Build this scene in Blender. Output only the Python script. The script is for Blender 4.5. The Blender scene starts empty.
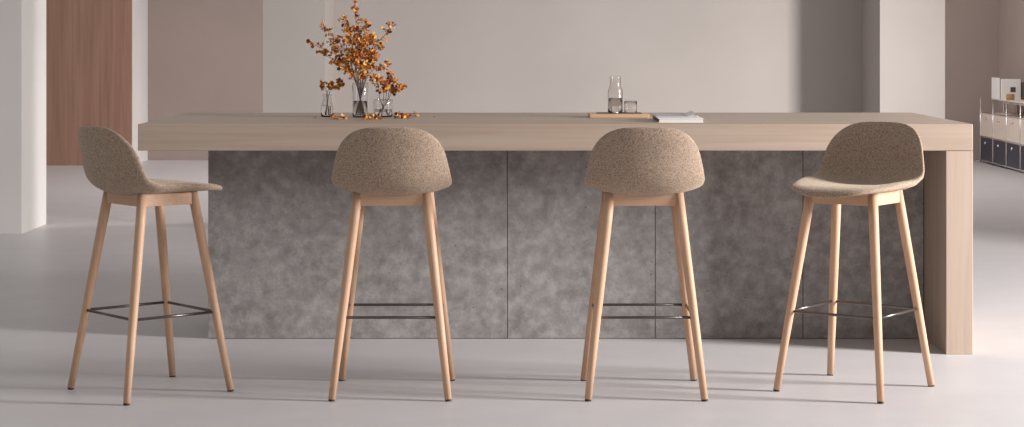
import bpy, bmesh, math, random
from mathutils import Vector, Matrix
PI = math.pi
C = bpy.context.scene.collection
F = 2000.0; VX, VY, CAMZ = 512.0, 37.0, 1.24      # focal length (px), vanishing point (px), eye height (m)

def at(px, py, D):
    "point at distance D that the photograph shows at pixel px, py"
    return Vector(((px-VX)*D/F, D, CAMZ-(py-VY)*D/F))

# ------------------------------------------------------------------ materials
def lin(c):
    def f(v):
        v /= 255.0
        return v/12.92 if v <= .04045 else ((v+.055)/1.055)**2.4
    return (f(c[0]), f(c[1]), f(c[2]), 1)

def base(name, rgb, rough=.6, metal=0.0, spec=.5):
    m = bpy.data.materials.new(name); m.use_nodes = True
    b = m.node_tree.nodes['Principled BSDF']
    b.inputs['Base Color'].default_value = lin(rgb)
    b.inputs['Roughness'].default_value = rough
    b.inputs['Metallic'].default_value = metal
    b.inputs['Specular IOR Level'].default_value = spec
    return m, m.node_tree.nodes, m.node_tree.links, b

def coords(n, l, scale, kind='Object'):
    tc = n.new('ShaderNodeTexCoord'); mp = n.new('ShaderNodeMapping')
    mp.inputs['Scale'].default_value = scale
    l.new(tc.outputs[kind], mp.inputs['Vector'])
    return mp.outputs['Vector']

def noise(n, l, vec, scale, detail=4, rough=.55, dist=0):
    t = n.new('ShaderNodeTexNoise'); t.inputs['Scale'].default_value = scale
    t.inputs['Detail'].default_value = detail; t.inputs['Roughness'].default_value = rough
    t.inputs['Distortion'].default_value = dist
    l.new(vec, t.inputs['Vector']); return t.outputs['Fac']

def ramp(n, l, fac, stops):
    r = n.new('ShaderNodeValToRGB'); e = r.color_ramp.elements
    e[0].position, e[0].color = stops[0][0], lin(stops[0][1])
    e[1].position, e[1].color = stops[-1][0], lin(stops[-1][1])
    for p, c in stops[1:-1]:
        x = e.new(p); x.color = lin(c)
    l.new(fac, r.inputs['Fac']); return r.outputs['Color']

def mixc(n, l, a, b, fac, mode='MIX'):
    m = n.new('ShaderNodeMix'); m.data_type = 'RGBA'; m.blend_type = mode
    if isinstance(fac, float): m.inputs[0].default_value = fac
    else: l.new(fac, m.inputs[0])
    l.new(a, m.inputs[6])
    if isinstance(b, tuple): m.inputs[7].default_value = b
    else: l.new(b, m.inputs[7])
    return m.outputs[2]

def bump(n, l, b, h, strength, dist):
    k = n.new('ShaderNodeBump'); k.inputs['Strength'].default_value = strength
    k.inputs['Distance'].default_value = dist
    l.new(h, k.inputs['Height']); l.new(k.outputs['Normal'], b.inputs['Normal'])

def wood(name, dark, light, axis='X', scale=1.0, rough=.5):
    m, n, l, b = base(name, light, rough, spec=.25)
    lo, hi = 1.2*scale, 38*scale
    sc = {'X': (lo, hi, hi), 'Y': (hi, lo, hi), 'Z': (hi, hi, lo)}[axis]
    v = coords(n, l, sc)
    g = noise(n, l, v, 1.0, 5, .6, .6)
    v2 = coords(n, l, tuple(s*.18 for s in sc))
    g2 = noise(n, l, v2, 1.0, 3, .5, .8)
    c1 = ramp(n, l, g, [(.3, dark), (.7, light)])
    mid = tuple((a+c)//2 for a, c in zip(dark, light))
    c2 = ramp(n, l, g2, [(.3, mid), (.7, light)])
    l.new(mixc(n, l, c1, c2, .5), b.inputs['Base Color'])
    bump(n, l, b, g, .12, .002)
    return m

def plain_wall(name, rgb, rough=.85):
    m, n, l, b = base(name, rgb, rough, spec=.2)
    v = coords(n, l, (1, 1, 1))
    g = noise(n, l, v, 1.4, 3)
    d = tuple(int(x*.97) for x in rgb)
    l.new(ramp(n, l, g, [(.3, d), (.7, rgb)]), b.inputs['Base Color'])
    g2 = noise(n, l, v, 120, 2); bump(n, l, b, g2, .04, .001)
    return m

M = {}
M['oak'] = wood('oak_counter', (158, 137, 121), (184, 167, 152), 'X', 1.0)
M['oak_up'] = wood('oak_counter_upright', (158, 137, 121), (184, 167, 152), 'Z', 1.0)
M['beech'] = wood('beech_leg', (184, 145, 116), (208, 173, 146), 'Z', 2.0, .45)
M['beech_rail'] = wood('beech_rail', (184, 145, 116), (206, 171, 144), 'X', 2.0, .45)
M['panel'] = wood('walnut_wall', (138, 104, 88), (182, 144, 125), 'Z', .75, .6)
M['tray'] = wood('tray_wood', (190, 154, 122), (216, 182, 150), 'X', 1.5)
M['wall'] = plain_wall('warm_white_plaster', (182, 174, 169))
M['column'] = plain_wall('white_column_plaster', (204, 199, 196))
M['taupe'] = plain_wall('taupe_plaster', (173, 157, 150))
M['ceiling'] = plain_wall('ceiling_white', (225, 220, 215))

def mk_floor():
    m, n, l, b = base('floor_resin', (208, 203, 204), .42, spec=.4)
    v = coords(n, l, (1, 1, 1))
    g = noise(n, l, v, .7, 4); g2 = noise(n, l, v, 5, 4)
    c = ramp(n, l, g, [(.3, (194, 189, 190)), (.7, (204, 200, 200))])
    c2 = ramp(n, l, g2, [(.3, (191, 187, 187)), (.7, (204, 200, 200))])
    l.new(mixc(n, l, c, c2, .4), b.inputs['Base Color'])
    bump(n, l, b, noise(n, l, v, 9, 4), .03, .002)
    return m
M['floor'] = mk_floor()

def mk_concrete():
    m, n, l, b = base('cast_concrete', (150, 143, 140), .7, spec=.3)
    v = coords(n, l, (1, 1, 1))
    g = noise(n, l, v, 5.0, 9, .7, 0); g2 = noise(n, l, v, 19, 8, .72, 0); g3 = noise(n, l, v, 90, 3)
    c = ramp(n, l, g, [(.36, (124, 119, 117)), (.5, (145, 141, 139)), (.64, (166, 162, 160))])
    c2 = ramp(n, l, g2, [(.38, (118, 113, 111)), (.5, (146, 141, 139)), (.62, (176, 172, 170))])
    cc = mixc(n, l, c, c2, .5)
    vo = n.new('ShaderNodeTexVoronoi'); vo.inputs['Scale'].default_value = 26; l.new(v, vo.inputs['Vector'])
    # sparse air holes: only some cells, small radius
    mt = n.new('ShaderNodeMath'); mt.operation = 'LESS_THAN'; l.new(vo.outputs['Distance'], mt.inputs[0]); mt.inputs[1].default_value = .075
    sp = n.new('ShaderNodeSeparateColor'); l.new(vo.outputs['Color'], sp.inputs[0])
    m2 = n.new('ShaderNodeMath'); m2.operation = 'GREATER_THAN'; l.new(sp.outputs[0], m2.inputs[0]); m2.inputs[1].default_value = .82
    m3 = n.new('ShaderNodeMath'); m3.operation = 'MULTIPLY'; l.new(mt.outputs[0], m3.inputs[0]); l.new(m2.outputs[0], m3.inputs[1])
    l.new(mixc(n, l, cc, lin((92, 86, 84)), m3.outputs[0]), b.inputs['Base Color'])
    bump(n, l, b, g2, .12, .004)
    return m
M['concrete'] = mk_concrete()

def mk_fabric():
    m, n, l, b = base('oatmeal_tweed', (150, 130, 108), .95, spec=.1)
    v = coords(n, l, (1, 1, 1))
    w1 = noise(n, l, coords(n, l, (420, 420, 110)), 1, 2); w2 = noise(n, l, coords(n, l, (120, 120, 420)), 1, 2)
    w3 = noise(n, l, v, 330, 3, .7)
    c1 = ramp(n, l, w1, [(.38, (98, 80, 67)), (.62, (198, 175, 154))])
    c2 = ramp(n, l, w2, [(.36, (104, 86, 73)), (.64, (192, 169, 149))])
    c3 = ramp(n, l, w3, [(.38, (80, 64, 53)), (.62, (212, 189, 168))])
    l.new(mixc(n, l, mixc(n, l, c1, c2, .5), c3, .38), b.inputs['Base Color'])
    b.inputs['Sheen Weight'].default_value = .35
    b.inputs['Sheen Roughness'].default_value = .5
    b.inputs['Sheen Tint'].default_value = lin((235, 220, 200))
    bump(n, l, b, w3, .5, .002)
    return m
M['fabric'] = mk_fabric()
M['steel'] = base('dark_steel', (104, 99, 97), .3, .9)[0]
M['glide'] = base('black_rubber', (34, 30, 30), .6)[0]
M['chrome'] = base('chrome', (225, 220, 216), .25, .75)[0]
M['cream'] = base('cream_enamel', (234, 218, 205), .4)[0]
M['navy'] = base('navy_enamel', (52, 54, 68), .4)[0]
M['paper'] = base('white_paper', (238, 236, 234), .7)[0]
M['pages'] = base('book_pages', (226, 222, 214), .8)[0]
M['greycover'] = base('grey_cover', (176, 172, 176), .45)[0]
M['darkred'] = base('dark_red_cover', (84, 44, 40), .6)[0]
M['darkbook'] = base('dark_brown_cover', (72, 58, 52), .6)[0]
M['photo'] = base('printed_picture', (84, 66, 62), .6)[0]
M['mat'] = base('dark_mat', (104, 82, 70), .6)[0]
M['stem'] = base('stem_brown', (92, 66, 48), .7)[0]
M['pot'] = wood('pot_wood', (150, 112, 76), (190, 150, 108), 'X', 3)
def leafmat(name, a, bc):
    m, n, l, b = base(name, a, .6, spec=.3)
    g = noise(n, l, coords(n, l, (1, 1, 1)), 60, 2)
    l.new(ramp(n, l, g, [(.35, a), (.65, bc)]), b.inputs['Base Color'])
    b.inputs['Subsurface Weight'].default_value = 0.0
    return m
LEAF = [leafmat('leaf_amber', (214, 148, 58), (238, 188, 96)),
        leafmat('leaf_orange', (190, 108, 36), (220, 144, 58)),
        leafmat('leaf_rust', (140, 70, 30), (176, 98, 42)),
        leafmat('leaf_brown', (84, 42, 28), (118, 62, 38))]
def glass(name, rgb, rough=.02, ior=1.45):
    m, n, l, b = base(name, rgb, rough)
    b.inputs['Transmission Weight'].default_value = 1
    b.inputs['IOR'].default_value = ior
    return m
M['glass'] = glass('clear_glass', (250, 250, 250))
M['smoke'] = glass('smoked_glass', (248, 246, 244))
M['water'] = glass('water', (250, 250, 250), 0, 1.33)

# ------------------------------------------------------------------ helpers
def obj(name, bm, mats, parent=None, smooth=False):
    me = bpy.data.meshes.new(name)
    bmesh.ops.recalc_face_normals(bm, faces=bm.faces)
    if smooth:
        for f in bm.faces: f.smooth = True
    bm.to_mesh(me); bm.free()
    for m in (mats if isinstance(mats, list) else [mats]): me.materials.append(m)
    o = bpy.data.objects.new(name, me); C.objects.link(o)
    if parent: o.parent = parent
    return o

def thing(name, label, cat, loc=(0, 0, 0), rotz=0, group=None):
    o = bpy.data.objects.new(name, None); C.objects.link(o)
    o.empty_display_size = .05
    o.location = loc; o.rotation_euler = (0, 0, rotz)
    return tag(o, label, cat, group)

def tag(o, label, cat, group=None):
    o['label'] = label; o['category'] = cat
    if group: o['group'] = group
    return o

def struct(name, bm, m):
    o = obj(name, bm, m); o['kind'] = 'structure'; return o

def box(x0, x1, y0, y1, z0, z1, bev=0.0, bm=None, seg=2):
    bm2 = bmesh.new()
    bmesh.ops.create_cube(bm2, size=1)
    for v in bm2.verts:
        v.co = Vector(((x0+x1)/2+v.co.x*(x1-x0), (y0+y1)/2+v.co.y*(y1-y0), (z0+z1)/2+v.co.z*(z1-z0)))
    if bev: bmesh.ops.bevel(bm2, geom=bm2.edges[:], offset=bev, segments=seg, affect='EDGES', profile=.5)
    if bm is None: return bm2
    me = bpy.data.meshes.new('tmp'); bm2.to_mesh(me); bm2.free(); bm.from_mesh(me); bpy.data.meshes.remove(me)
    return bm

def tube(pts, rads, n=16, bm=None, caps=True):
    "a tapered tube through pts"
    bm = bm or bmesh.new(); rings = []
    pts = [Vector(p) for p in pts]
    if not hasattr(rads, '__len__'): rads = [rads]*len(pts)
    prev = None
    for i, p in enumerate(pts):
        d = (pts[min(i+1, len(pts)-1)]-pts[max(i-1, 0)]).normalized()
        if prev is None:
            a = Vector((1, 0, 0)) if abs(d.x) < .9 else Vector((0, 1, 0))
            u = d.cross(a).normalized()
        else:
            u = (prev-d*prev.dot(d)).normalized()
        prev = u; w = d.cross(u)
        rings.append([bm.verts.new(p+(u*math.cos(2*PI*k/n)+w*math.sin(2*PI*k/n))*rads[i]) for k in range(n)])
    for a, b in zip(rings, rings[1:]):
        for k in range(n): bm.faces.new((a[k], a[(k+1) % n], b[(k+1) % n], b[k]))
    if caps: bm.faces.new(rings[0]); bm.faces.new(rings[-1])
    return bm

def lathe(prof, n=40, bm=None, closed=False):
    bm = bm or bmesh.new(); rings = []
    for r, z in prof:
        if r < 1e-6: rings.append([bm.verts.new((0, 0, z))])
        else: rings.append([bm.verts.new((r*math.cos(2*PI*k/n), r*math.sin(2*PI*k/n), z)) for k in range(n)])
    prs = list(zip(rings, rings[1:]))
    if closed: prs.append((rings[-1], rings[0]))
    for a, b in prs:
        for k in range(n):
            k2 = (k+1) % n
            if len(a) == 1 and len(b) == 1: continue
            if len(a) == 1: bm.faces.new((a[0], b[k], b[k2]))
            elif len(b) == 1: bm.faces.new((a[k], a[k2], b[0]))
            else: bm.faces.new((a[k], a[k2], b[k2], b[k]))
    return bm

def dup(root, loc, rotz, label=None):
    r = root.copy(); C.objects.link(r); r.location = loc; r.rotation_euler = (0, 0, rotz)
    if label: r['label'] = label
    for ch in list(root.children):
        c = ch.copy(); C.objects.link(c); c.parent = r
        for g in ch.children:
            d = g.copy(); C.objects.link(d); d.parent = c
    return r

# ------------------------------------------------------------------ the room
WR = 4.90           # right wall
struct('floor', box(-9, WR+.2, -1.5, 20.5, -.1, 0), M['floor'])
struct('wall_back', box(-9, WR+.2, 20.15, 20.4, 0, 3.4), M['taupe'])
# wood clad volume standing against the back wall
struct('wall_left', box(-9, -3.67, 19.33, 20.15, 0, 3.4), M['column'])
struct('trim_1', box(-9, -3.67, 19.30, 19.33, 0, 3.4), M['panel'])
# central partition with a pilaster at each end
struct('wall_center', box(-1.569, 2.728, 13.24, 13.5, 0, 3.4), M['wall'])
struct('column', box(-1.569, -1.178, 12.6, 13.24, 0, 3.4), M['wall'])
struct('column', box(2.318, 2.728, 12.6, 13.24, 0, 3.4), M['wall'])
struct('column', box(-4.4, -3.09, 12.6, 13.27, 0, 3.4), M['column'])
# right wall with a wide window opening beside the counter
W0, W1, WZ0, WZ1 = 4.0, 9.3, 0.0, 2.45
bm = box(WR, WR+.2, W1, 15.3, 0, 3.4)
box(WR, WR+.2, 18.5, 20.15, 0, 3.4, bm=bm)
box(WR, WR+.2, 15.3, 18.5, WZ1+.2, 3.4, bm=bm)
box(WR, WR+.2, 15.3, 18.5, 0, 1.1, bm=bm)
box(WR, WR+.2, -1.5, W0, 0, 3.4, bm=bm)
box(WR, WR+.2, W0, W1, WZ1, 3.4, bm=bm)
box(WR+.2, 12, 9.6, 9.8, 0, 3.4, bm=bm)      # added unseen fin, keeps the front window light out of the hall opening
struct('wall_right', bm, M['taupe'])

# ------------------------------------------------------------------ the counter
TL, TR, TF, TB, TH, TT = -1.461, 1.800, 7.81, 9.00, .90, .104
isl = thing('kitchen_island', 'long pale oak counter with an oak end leg and a grey concrete front', 'counter', (0, TF, 0))
def local(o, root):
    o.data.transform(Matrix.Translation(-Vector(root.location)))
    return o
local(obj('countertop', box(TL, TR, TF, TB, TH-TT, TH, .0025), M['oak'], isl), isl)
local(obj('end_panel', box(TR-.105, TR, TF+.0005, TB, 0, TH-TT-.0015, .002), M['oak_up'], isl), isl)
px = [-1.25, -.020, .588, 1.196, TR-.107]
for a, b in zip(px, px[1:]):
    local(obj('concrete_panel', box(a+.0013, b-.0013, 8.22, 8.245, .002, TH-TT-.002, .0015), M['concrete'], isl), isl)
local(obj('base_carcass', box(-1.246, TR-.11, 8.245, 8.78, 0, TH-TT-.001), base('dark_joint', (62, 58, 56), .8)[0], isl), isl)

# ------------------------------------------------------------------ bar stool
prof_pts = [(.244, .690), (.223, .702), (.18, .709), (.09, .709), (0, .705), (-.07, .702), (-.130, .708),
            (-.173, .731), (-.197, .774), (-.208, .825), (-.219, .875), (-.231, .934)]
def catmull(P, n=16):
    out = []
    for i in range(len(P)-1):
        p0 = P[max(i-1, 0)]; p1 = P[i]; p2 = P[i+1]; p3 = P[min(i+2, len(P)-1)]
        for k in range(n):
            t = k/n
            out.append(tuple(.5*((2*b)+(-a+c)*t+(2*a-5*b+4*c-d)*t*t+(-a+3*b-3*c+d)*t**3) for a, b, c, d in zip(p0, p1, p2, p3)))
    out.append(P[-1]); return out
dense = catmull(prof_pts)
cum = [0]
for a, b in zip(dense, dense[1:]): cum.append(cum[-1]+math.hypot(b[0]-a[0], b[1]-a[1]))
LEN = cum[-1]
def prof(u):
    u = max(0, min(LEN, u))
    lo, hi = 0, len(cum)-1
    while hi-lo > 1:
        m = (lo+hi)//2
        if cum[m] <= u: lo = m
        else: hi = m
    k = (u-cum[lo])/max(1e-9, cum[hi]-cum[lo])
    a, b = dense[lo], dense[hi]
    return a[0]+(b[0]-a[0])*k, a[1]+(b[1]-a[1])*k
def ss(a, b, x):
    x = max(0, min(1, (x-a)/(b-a))); return x*x*(3-2*x)
def P(x, u):
    "midsurface of the shell: x across, u arc length from the front lip"
    y, z = prof(u); y1, z1 = prof(u-.02); y2, z2 = prof(u+.02)
    d = math.hypot(y2-y1, z2-z1); ty, tz = (y2-y1)/d, (z2-z1)/d
    ny, nz = tz, -ty                                    # inner side: up on the seat, forward on the back
    s = abs(x)/.207
    a = .010+.022*ss(.08, .30, u)+.036*ss(.30, .50, u)-.008*ss(.55, LEN, u)
    h = a*s**2.3
    return Vector((x, y+ny*h, z+nz*h))
def shell_bm():
    bm = bmesh.new()
    um = LEN-.262; af, ab = um, .262
    NA, TH2 = 112, .0135
    rr = [0, .12, .25, .38, .5, .61, .71, .79, .86, .91, .945, .97, .987, .997, 1.0]
    def rim(th):
        c, s = math.cos(th), math.sin(th)
        if c > 0: n = 3.25; u = ab*c**(2/n)
        else: n = 2.9; u = -af*(-c)**(2/n)
        x = math.copysign(abs(s)**(2/(n if c > 0 else n)), s)*.2070
        if c > 0: x *= 1-.065*(u/ab)**.8
        return x, u
    def nrm(x, u):
        e = .003
        a = P(x+e, u)-P(x-e, u); b = P(x, min(LEN, u+e))-P(x, max(0, u-e))
        return a.cross(b).normalized()
    # blend exponents smoothly: rows are built per side
    sides = []
    for sgn in (1, -1):
        rows = []
        for r in rr:
            row = []
            th_ = TH2*math.sqrt(max(0, 1-r**12))
            if r == 0: u = um; row = [bm.verts.new(P(0, u)+nrm(0, u)*th_*sgn)]
            elif r == 1.0 and sgn == -1: row = sides[0][-1]
            else:
                for k in range(NA):
                    x, du = rim(2*PI*k/NA)
                    x, u = x*r, um+du*r
                    row.append(bm.verts.new(P(x, u)+nrm(x, u)*th_*sgn))
            rows.append(row)
        sides.append(rows)
        for a, b in zip(rows, rows[1:]):
            for k in range(NA):
                k2 = (k+1) % NA
                if len(a) == 1: bm.faces.new((a[0], b[k], b[k2]))
                else: bm.faces.new((a[k], b[k], b[k2], a[k2]))
    return bm

FX, FY, TX, TY = .199, .205, .118, .0985    # foot and top half spacings (across, depth)
LT = .702
def legp(sx, sy, z):
    k = z/LT
    return Vector((sx*(FX+(TX-FX)*k), sy*(FY+(TY-FY)*k), z))
def make_stool(label):
    t = thing('bar_stool', label, 'bar stool', group='oatmeal tweed bar stools in front of the counter')
    obj('seat_shell', shell_bm(), M['fabric'], t, True)
    for sx in (-1, 1):
        for sy in (-1, 1):
            zs = [.006, .2, .4, .6, LT-.002]
            lg = obj('leg', tube([legp(sx, sy, z) for z in zs], [.0120, .0142, .0160, .0172, .0172], 20), M['beech'], t, True)
            obj('foot_glide', tube([legp(sx, sy, 0)+Vector((0, 0, .0)), legp(sx, sy, .0065)], [.0108, .0115], 16), M['glide'], lg)
    z0, z1 = .657, .700
    def rail(a, b):
        # board between two legs, standing on edge
        d = (b-a); L = d.length; d.normalize(); nn = Vector((-d.y, d.x, 0))
        bm = box(-L/2, L/2, -.010, .010, z0, z1, .002)
        mt = Matrix((( d.x, nn.x, 0, (a.x+b.x)/2), (d.y, nn.y, 0, (a.y+b.y)/2), (0, 0, 1, 0), (0, 0, 0, 1)))
        bmesh.ops.transform(bm, matrix=mt, verts=bm.verts)
        return obj('seat_rail', bm, M['beech_rail'], t)
    c = {(sx, sy): legp(sx, sy, .676) for sx in (-1, 1) for sy in (-1, 1)}
    for k in c: c[k].z = 0
    rail(c[-1, -1], c[1, -1]); rail(c[-1, 1], c[1, 1]); rail(c[-1, -1], c[-1, 1]); rail(c[1, -1], c[1, 1])
    bm = bmesh.new(); q = {k: legp(*k, .279) for k in c}
    for a, b in (((-1, -1), (1, -1)), ((1, -1), (1, 1)), ((1, 1), (-1, 1)), ((-1, 1), (-1, -1))):
        tube([q[a], q[b]], .0050, 10, bm)
    obj('footrest', bm, M['steel'], t, True)
    return t
s0 = make_stool('tweed bar stool in side view, turned right, leftmost, before the overhanging counter end')
s0.location = (-1.269, 7.02, 0); s0.rotation_euler.z = math.radians(40-90)
dup(s0, (-.4155, 7.015, 0), 0, 'tweed bar stool seen squarely from behind, below the vases of orange leaves')
dup(s0, (.4575, 7.015, 0), 0, 'tweed bar stool seen squarely from behind, below the carafe and the stacked books')
dup(s0, (1.207, 7.05, 0), math.atan2(-.333, -.2425)-PI/2, 'tweed bar stool turned to face the viewer, beside the oak end leg of the counter')

# ------------------------------------------------------------------ vases, branches
random.seed(7)
def tbl(px_, py_):
    D = (CAMZ-TH)*F/(py_-VY); return Vector(((px_-VX)*D/F, D, TH))
def vessel(name, label, cat, pos, outer, th, water=None, mat='glass', group=None):
    "outer: profile from the foot up; inner wall is offset by th"
    t = thing(name, label, cat, pos, group=group)
    inner = [(max(r-th, .001), z) for r, z in outer if z > th*2]
    inner = [(0, th*2)]+[(inner[0][0], th*2)]+inner
    pr = [(0, 0)]+outer+inner[::-1]
    obj('glass_body', lathe(pr), M[mat], t, True)
    if water:
        wp = [(0, th*2+.0006), (inner[1][0]-.0006, th*2+.0006)]
        for r, z in inner[2:]:
            if th*2+.001 < z < water: wp.append((r-.0006, z))
        wp.append((wp[-1][0], water)); wp.append((0, water))
        obj('water', lathe(wp), M['water'], t, True)
    return t
vm = tbl(360.3, 117.6); vl = tbl(327.2, 117.0); vr = tbl(383.2, 117.4)
vm.y += .03; vl.y += .02; vr.y += .03
for v_ in (vm, vl, vr): pass
vm.x = (360.3-VX)*vm.y/F; vl.x = (327.2-VX)*vl.y/F; vr.x = (383.2-VX)*vr.y/F
gv = 'clear glass vases on the left of the counter'
vessel('glass_vase', 'tall straight clear glass vase holding the large bouquet of orange branches', 'vase', vm,
       [(.030, 0), (.033, .003), (.0335, .02), (.0345, .08), (.0355, .143), (.0345, .145)], .003, .07, group=gv)
vessel('glass_vase', 'small bottle-shaped clear glass vase at the left, holding a little orange sprig', 'vase', vl,
       [(.024, 0), (.0265, .003), (.0272, .02), (.0272, .045), (.024, .060), (.0185, .075), (.0180, .085), (.0205, .094), (.0195, .095)], .0025, .048, group=gv)
vessel('glass_vase', 'short wide clear glass tumbler vase, rightmost of the three vases', 'vase', vr,
       [(.036, 0), (.040, .003), (.0415, .02), (.0425, .050), (.0430, .072), (.0415, .074)], .003, .035, group=gv)

def leaf(bm, p, d, up, size, mi):
    "a small cupped oval leaf from p along d"
    d = d.normalized(); s = d.cross(up)
    if s.length < .1: s = d.cross(Vector((1, 0, 0)))
    s.normalize(); n = s.cross(d)
    L, W = size, size*random.uniform(.38, .5)
    cup = size*random.uniform(.1, .3)
    rows = [(.0, .0, 0), (.3, .8, .5), (.6, 1.0, .7), (.85, .6, .3), (1.0, 0, -.2)]
    vs = []
    for t, w, c in rows:
        if w == 0: vs.append([bm.verts.new(p+d*L*t+n*cup*c*.4)])
        else: vs.append([bm.verts.new(p+d*L*t-s*W*w+n*cup*c), bm.verts.new(p+d*L*t-n*cup*.25), bm.verts.new(p+d*L*t+s*W*w+n*cup*c)])
    fs = []
    for a, b in zip(vs, vs[1:]):
        if len(a) == 1: fs += [bm.faces.new((a[0], b[0], b[1])), bm.faces.new((a[0], b[1], b[2]))]
        elif len(b) == 1: fs += [bm.faces.new((a[0], b[0], a[1])), bm.faces.new((a[1], b[0], a[2]))]
        else: fs += [bm.faces.new((a[0], b[0], b[1], a[1])), bm.faces.new((a[1], b[1], b[2], a[2]))]
    for f in fs: f.material_index = mi; f.smooth = True
def rv(): 
    while True:
        v = Vector([random.uniform(-1, 1) for _ in range(3)])
        if .1 < v.length < 1: return v.normalized()
def pick(w): return random.choices(range(4), w)[0]

def branch(root, pts, leafy, spread, size, start=.35, name='branch', w=(2.8, 4, 2.7, 1.5), rad=.0016):
    "pts: world points foot to tip; leafy: leaf clusters; spread: twig length"
    P_ = catmull([tuple(p) for p in pts], 10); o0 = Vector(root.location)
    pl = [Vector(p)-o0 for p in P_]; n = len(pl)
    bs = bmesh.new()
    tube(pl, [rad*(1-.65*i/(n-1)) for i in range(n)], 6, bs)
    bl = bmesh.new()
    for i in range(leafy):
        f = start+(1-start)*(i+random.random()*.6)/leafy
        f = min(f, .995)
        k = f*(n-1); a = pl[int(k)].lerp(pl[min(int(k)+1, n-1)], k-int(k))
        d = (pl[min(int(k)+1, n-1)]-pl[max(int(k)-1, 0)]).normalized()
        side = rv(); side = (side-d*side.dot(d)).normalized()
        tl = spread*random.uniform(.3, 1.0)*(1-.6*f)
        end = a+(side*.85+d*random.uniform(.1, .7)).normalized()*tl
        midp = a.lerp(end, .5)+Vector((0, 0, -.06*tl))
        tube([a, midp, end], [rad*.45, rad*.38, rad*.28], 4, bs)
        for j in range(random.choice((3, 4, 5))):
            q = end if j < 3 else midp
            dd = (rv()+(end-a).normalized()*.5)
            leaf(bl, q+rv()*.002, dd, rv(), size*random.uniform(.65, 1.25), pick(w))
    leaf(bl, pl[-1], pl[-1]-pl[-3], Vector((0, 1, 0)), size*.8, pick(w))
    b = obj(name, bs, M['stem'], root, True)
    obj('leaves', bl, LEAF, b)
    return b

def stems(root, v, r, tips, H, size=.0150):
    for i, (tx, ty, dy, leafy, spread, st) in enumerate(tips):
        tip = at(tx, ty, v.y+dy)
        dirx = (tip.x-v.x); a = math.atan2(dy, dirx)
        foot = v+Vector((-math.cos(a)*r*.55, -math.sin(a)*r*.5, .009))
        mouth = v+Vector((math.cos(a)*r*.6*min(1, abs(dirx)/.05), math.sin(a)*r*.6, H))
        m1 = mouth.lerp(tip, .45)+Vector((-dirx*.12, 0, .10*(tip-mouth).length))
        m2 = mouth.lerp(tip, .75)+Vector((-dirx*.03, 0, .05*(tip-mouth).length))
        branch(root, [foot, mouth, m1, m2, tip], leafy, spread, size, st)
b1 = thing('leaf_bouquet', 'large airy bouquet of dried branches with small orange leaves in the tall vase', 'bouquet', vm+Vector((0, 0, .0075)))
stems(b1, vm, .030, [
    (354.5, 3, -.01, 13, .040, .50), (310, 42, -.02, 10, .034, .50), (318, 52, .03, 12, .040, .42),
    (323, 25, -.04, 15, .045, .42), (343, 17, .05, 24, .050, .38), (347, 30, -.08, 26, .055, .34),
    (358, 28, .08, 26, .055, .34), (365, 22, -.05, 26, .052, .34), (372, 36, .07, 24, .055, .34),
    (392, 24, -.01, 15, .038, .46), (379, 44, -.06, 22, .050, .36), (388, 63, .02, 13, .042, .38),
    (334, 60, -.07, 22, .050, .34), (362, 44, -.10, 26, .055, .28), (333, 40, .05, 24, .055, .32),
    (350, 55, -.12, 26, .055, .26), (372, 58, .10, 20, .05, .28)], .143)
b2 = thing('leaf_sprig', 'small spray of orange leaf sprigs in the bottle vase', 'bouquet', vl+Vector((0, 0, .0065)))
stems(b2, vl, .013, [(323, 84, -.02, 8, .028, .56), (341, 82, -.01, 12, .032, .54), (331, 85, -.03, 12, .032, .54)], .094)
b3 = thing('leaf_sprig', 'bushy spray of orange leaf sprigs in the short wide vase', 'bouquet', vr+Vector((0, 0, .0075)))
stems(b3, vr, .036, [(403, 86, -.02, 15, .034, .42), (390, 74, .02, 16, .040, .42), (374, 76, -.03, 15, .040, .42),
    (386, 86, -.05, 14, .036, .42), (395, 80, .03, 12, .036, .42)], .074)
G4 = 'fallen sprigs lying on the counter'
def lying(x0, y0, x1, y1, leafy, label, sz=.0130, sp=.020):
    a = tbl(x0, y0); b = tbl(x1, y1)
    root = thing('fallen_sprig', label, 'sprig', a, group=G4)
    m = a.lerp(b, .5)+Vector((0, 0, .007))
    st = branch(root, [a+Vector((0, 0, .003)), m, b+Vector((0, 0, .006))], leafy, sp, sz, .1, 'stem', (3, 4, 3, 1.5), .0011)
    for o in [st]+list(st.children):               # settle on the counter top
        for v in o.data.vertices:
            if v.co.z < .0006: v.co.z = .0006+min(.004, -v.co.z*.15 if v.co.z < 0 else 0)
lying(331, 119.8, 345, 119.0, 7, 'fallen sprig lying between the bottle vase and the tall vase')
lying(363, 120.3, 378, 119.4, 11, 'fallen sprig lying in front of the tall vase and the short wide vase')
lying(394, 118.5, 407, 118.6, 13, 'fallen sprig lying just right of the short wide vase', .0145)
lying(405, 117.6, 416, 116.6, 8, 'fallen sprig farthest right, past the other fallen sprigs', .011)
for lx, ly, la in ((433, 117.6, 'single fallen leaf lying alone right of the fallen sprigs'), (314, 118.2, 'single fallen leaf lying left of the bottle vase')):
    p = tbl(lx, ly); bm = bmesh.new(); leaf(bm, Vector((0, 0, .002)), Vector((1, .3, .05)), Vector((0, 0, 1)), .009, 3)
    o = obj('fallen_leaf', bm, LEAF); o.location = p; tag(o, la, 'leaf', 'single leaves dropped on the counter')

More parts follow.
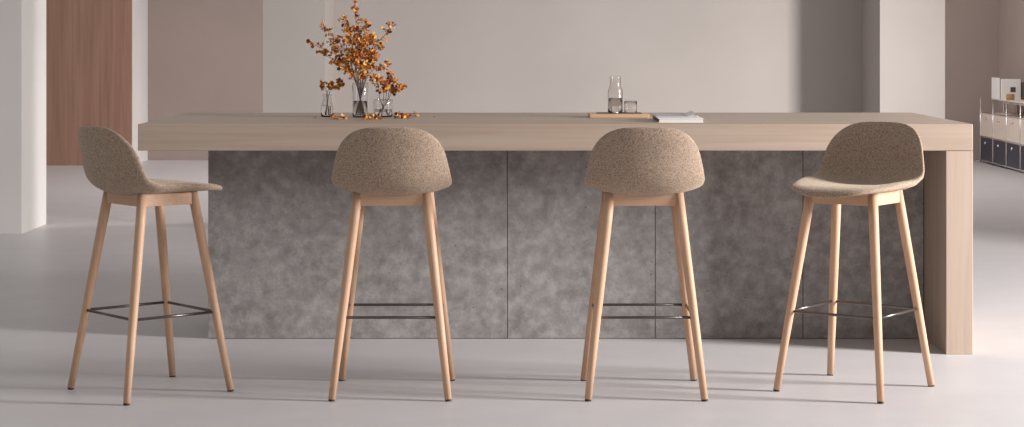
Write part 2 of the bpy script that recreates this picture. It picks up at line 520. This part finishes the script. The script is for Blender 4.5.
# ------------------------------------------------------------------ tray, carafe, glass, books
def tp(px_, D, z): return Vector(((px_-VX)*D/F, D, z))
tz = TH+.016
bm = box((589.5-VX)*8.4/F, (649-VX)*8.4/F, 8.38, 8.60, TH, tz, .003)
tray = obj('serving_board', bm, M['tray']); tag(tray, 'flat light wood serving board under the carafe and the drinking glass', 'tray')
bm = box((597-VX)*8.46/F, (642-VX)*8.46/F, 8.43, 8.57, tz, tz+.002, .0008)
tag(obj('table_mat', bm, M['mat']), 'thin dark mat on the wood board under the carafe', 'mat')
zb = tz+.002
cp = tp(615.3, 8.52, zb)
vessel('carafe', 'smoked glass water carafe with a narrower neck on the wood board', 'carafe', cp,
       [(.029, 0), (.0315, .003), (.032, .02), (.032, .090), (.0305, .099), (.0245, .110), (.0235, .116), (.0235, .146), (.0245, .152), (.0235, .153)], .0022, .062, 'smoke')
gp = tp(630.6, 8.51, zb)
vessel('drinking_glass', 'small smoked drinking glass standing upside down beside the carafe', 'glass',  gp,
       [(.025, 0), (.0272, .003), (.0275, .02), (.0275, .050), (.0265, .051)], .0018, None, 'smoke')
for ch in bpy.data.objects['drinking_glass'].children:      # it stands upside down on its rim
    ch.data.transform(Matrix.Translation((0, 0, .051)) @ Matrix.Rotation(PI, 4, 'X'))
bm = lathe([(0, 0), (.012, 0), (.013, .002), (.012, .0065), (.0, .0075)], 24)
o = obj('bottle_stopper', bm, M['chrome'], None, True); o.location = tp(615.5, 8.455, zb); tag(o, 'small shiny metal stopper lying in front of the carafe', 'stopper')

def rot_box(o, cx, cy, ang):
    o.location = (cx, cy, o.location.z); o.rotation_euler.z = ang
# lower book: white pages, dark red spine to the left
bk = thing('book', 'closed book with white page edges and dark red spine, lowest of the two', 'book', ((654+704)/2*.00397-VX*.00397+.008, 8.10, TH))
bw, bd = .090, .155
obj('pages', box(-bw+.004, bw-.002, -bd+.002, bd-.002, .0015, .0145), M['pages'], bk)
obj('cover', box(-bw, bw, -bd, bd, .0145, .0165, .0006, bm=box(-bw, bw, -bd, bd, 0, .0015, .0005)), M['paper'], bk)
obj('spine', box(-bw, -bw+.004, -bd, bd, .0015, .0145, .0005), M['darkred'], bk)
mg = thing('magazine', 'thin grey-covered magazine with a lifted white page corner, on the book', 'magazine', (bk.location.x-.006, 8.15, TH+.0165))
obj('cover', box(-.088, .078, -.13, .13, 0, .006, .001), M['greycover'], mg)
bm = bmesh.new(); N = 10
for k in range(N+1):
    f = k/N; x = .040+.034*f; z = .0068+.013*math.sin(f*PI*.6)*f
    for yy in (-.132, .10): bm.verts.new((x, yy, z)); 
for k in range(N+1):
    f = k/N; x = .040+.034*f; z = .0063+.013*math.sin(f*PI*.6)*f
    for yy in (-.132, .10): bm.verts.new((x, yy, z))
bm.verts.ensure_lookup_table(); o2 = 2*(N+1); vv = bm.verts
for k in range(N):
    a = 2*k; bm.faces.new((vv[a], vv[a+1], vv[a+3], vv[a+2])); bm.faces.new((vv[o2+a], vv[o2+a+1], vv[o2+a+3], vv[o2+a+2]))
    for e in (0, 1): bm.faces.new((vv[a+e], vv[a+2+e], vv[o2+a+2+e], vv[o2+a+e]))
for a in (0, 2*N): bm.faces.new((vv[a], vv[a+1], vv[o2+a+1], vv[o2+a]))
obj('lifted_page', bm, M['paper'], mg)

# ------------------------------------------------------------------ low storage unit on the right wall
UX0, UX1 = 4.64, 4.885
posts = [19.84, 19.32, 18.80, 18.28, 17.76]
un = thing('storage_unit', 'low modular cabinet of cream and navy boxes in a chrome tube frame', 'cabinet', (UX0, 17.76, 0))
def ul(bm): bmesh.ops.translate(bm, vec=-Vector(un.location), verts=bm.verts); return bm
zt = .635
for y in posts:
    for x in (UX0+.008, UX1-.008):
        obj('post', ul(tube([(x, y, 0), (x, y, zt)], .008, 12)), M['chrome'], un, True)
for z in (.022, .256, .496, zt-.012):
    ys = posts if z < .6 else posts[1:]
    obj('rail', ul(tube([(UX0+.008, ys[0], z), (UX0+.008, ys[-1], z)], .007, 10)), M['chrome'], un, True)
    obj('rail', ul(tube([(UX1-.008, ys[0], z), (UX1-.008, ys[-1], z)], .007, 10)), M['chrome'], un, True)
for a, b in zip(posts, posts[1:]):
    for z0, z1, mm in ((.03, .248, 'navy'), (.264, .488, 'cream')):
        d = obj('box', ul(box(UX0+.004, UX1-.01, b+.014, a-.014, z0, z1, .004)), M[mm], un)
        kb = tube([(UX0+.004, (a+b)/2, z1-.045), (UX0-.014, (a+b)/2, z1-.045)], [.012, .014], 14)
        obj('knob', ul(kb), M['chrome'], d, True)
obj('shelf', ul(box(UX0, UX1, posts[-1], posts[1], zt, zt+.010, .002)), M['cream'], un)
# things on the shelf
sz = zt+.010
tag(obj('binder', box(4.622, 4.650, 19.06, 19.28, sz, sz+.205, .003), M['paper']), 'white binder standing leftmost on the chrome-framed cabinet', 'binder')
wb = thing('book', 'white book facing the room with a small dark picture on its cover', 'book', (4.655, 19.02, sz))
obj('cover', box(0, .185, 0, .03, 0, .195, .003), M['paper'], wb)
obj('cover_picture', box(.085, .135, -.0008, 0.0004, .070, .118), M['photo'], wb)
tag(obj('book', box(4.845, 4.880, 18.86, 19.06, sz, sz+.165, .003), M['darkbook']), 'dark brown book standing against the wall on the chrome-framed cabinet', 'book')
o = obj('wooden_pot', lathe([(0, 0), (.034, 0), (.037, .004), (.038, .050), (.036, .056), (.030, .056), (.028, .012), (0, .012)], 28), M['pot'], None, True)
o.location = (4.70, 18.86, sz); tag(o, 'small round wooden pot in front of the white book', 'pot')

# ------------------------------------------------------------------ light
def area(name, loc, target, sx, sy, power, col):
    l = bpy.data.lights.new(name, 'AREA'); l.shape = 'RECTANGLE'; l.size = sx; l.size_y = sy
    l.energy = power; l.color = col
    o = bpy.data.objects.new(name, l); C.objects.link(o); o.location = loc
    o.rotation_euler = (Vector(target)-Vector(loc)).to_track_quat('-Z', 'Y').to_euler()
    return o
area('window_light', (7.0, 5.9, 2.35), (0, 9.6, .8), 1.1, 2.1, 1180, (1, .975, .96))
area('hall_window_light', (9, 17.2, 3.0), (-2, 17.0, .5), 1.6, 1.6, 1050, (1, .965, .95))
area('hall_fill_light', (1.0, 17.0, 3.3), (1.0, 17, 0), 5.5, 1.2, 150, (1, .96, .94))  # added overhead fill that brightens the far right walls and hall floor
w = bpy.data.worlds.new('world'); bpy.context.scene.world = w; w.use_nodes = True
bg = w.node_tree.nodes['Background']; bg.inputs['Color'].default_value = (1, .965, .955, 1); bg.inputs['Strength'].default_value = .41

# ------------------------------------------------------------------ camera
cam = bpy.data.cameras.new('camera'); cam.sensor_fit = 'HORIZONTAL'; cam.sensor_width = 36
cam.lens = F/1024*36; cam.shift_x = (512-VX)/1024; cam.shift_y = (VY-213.5)/1024
cam.clip_end = 100
co = bpy.data.objects.new('camera', cam); C.objects.link(co)
co.location = (0, 0, CAMZ); co.rotation_euler = (PI/2, 0, 0)
S = bpy.context.scene; S.camera = co
S.view_settings.view_transform = 'Standard'; S.view_settings.look = 'None'
S.view_settings.gamma = 1; S.view_settings.exposure = 0; S.view_settings.use_curve_mapping = False
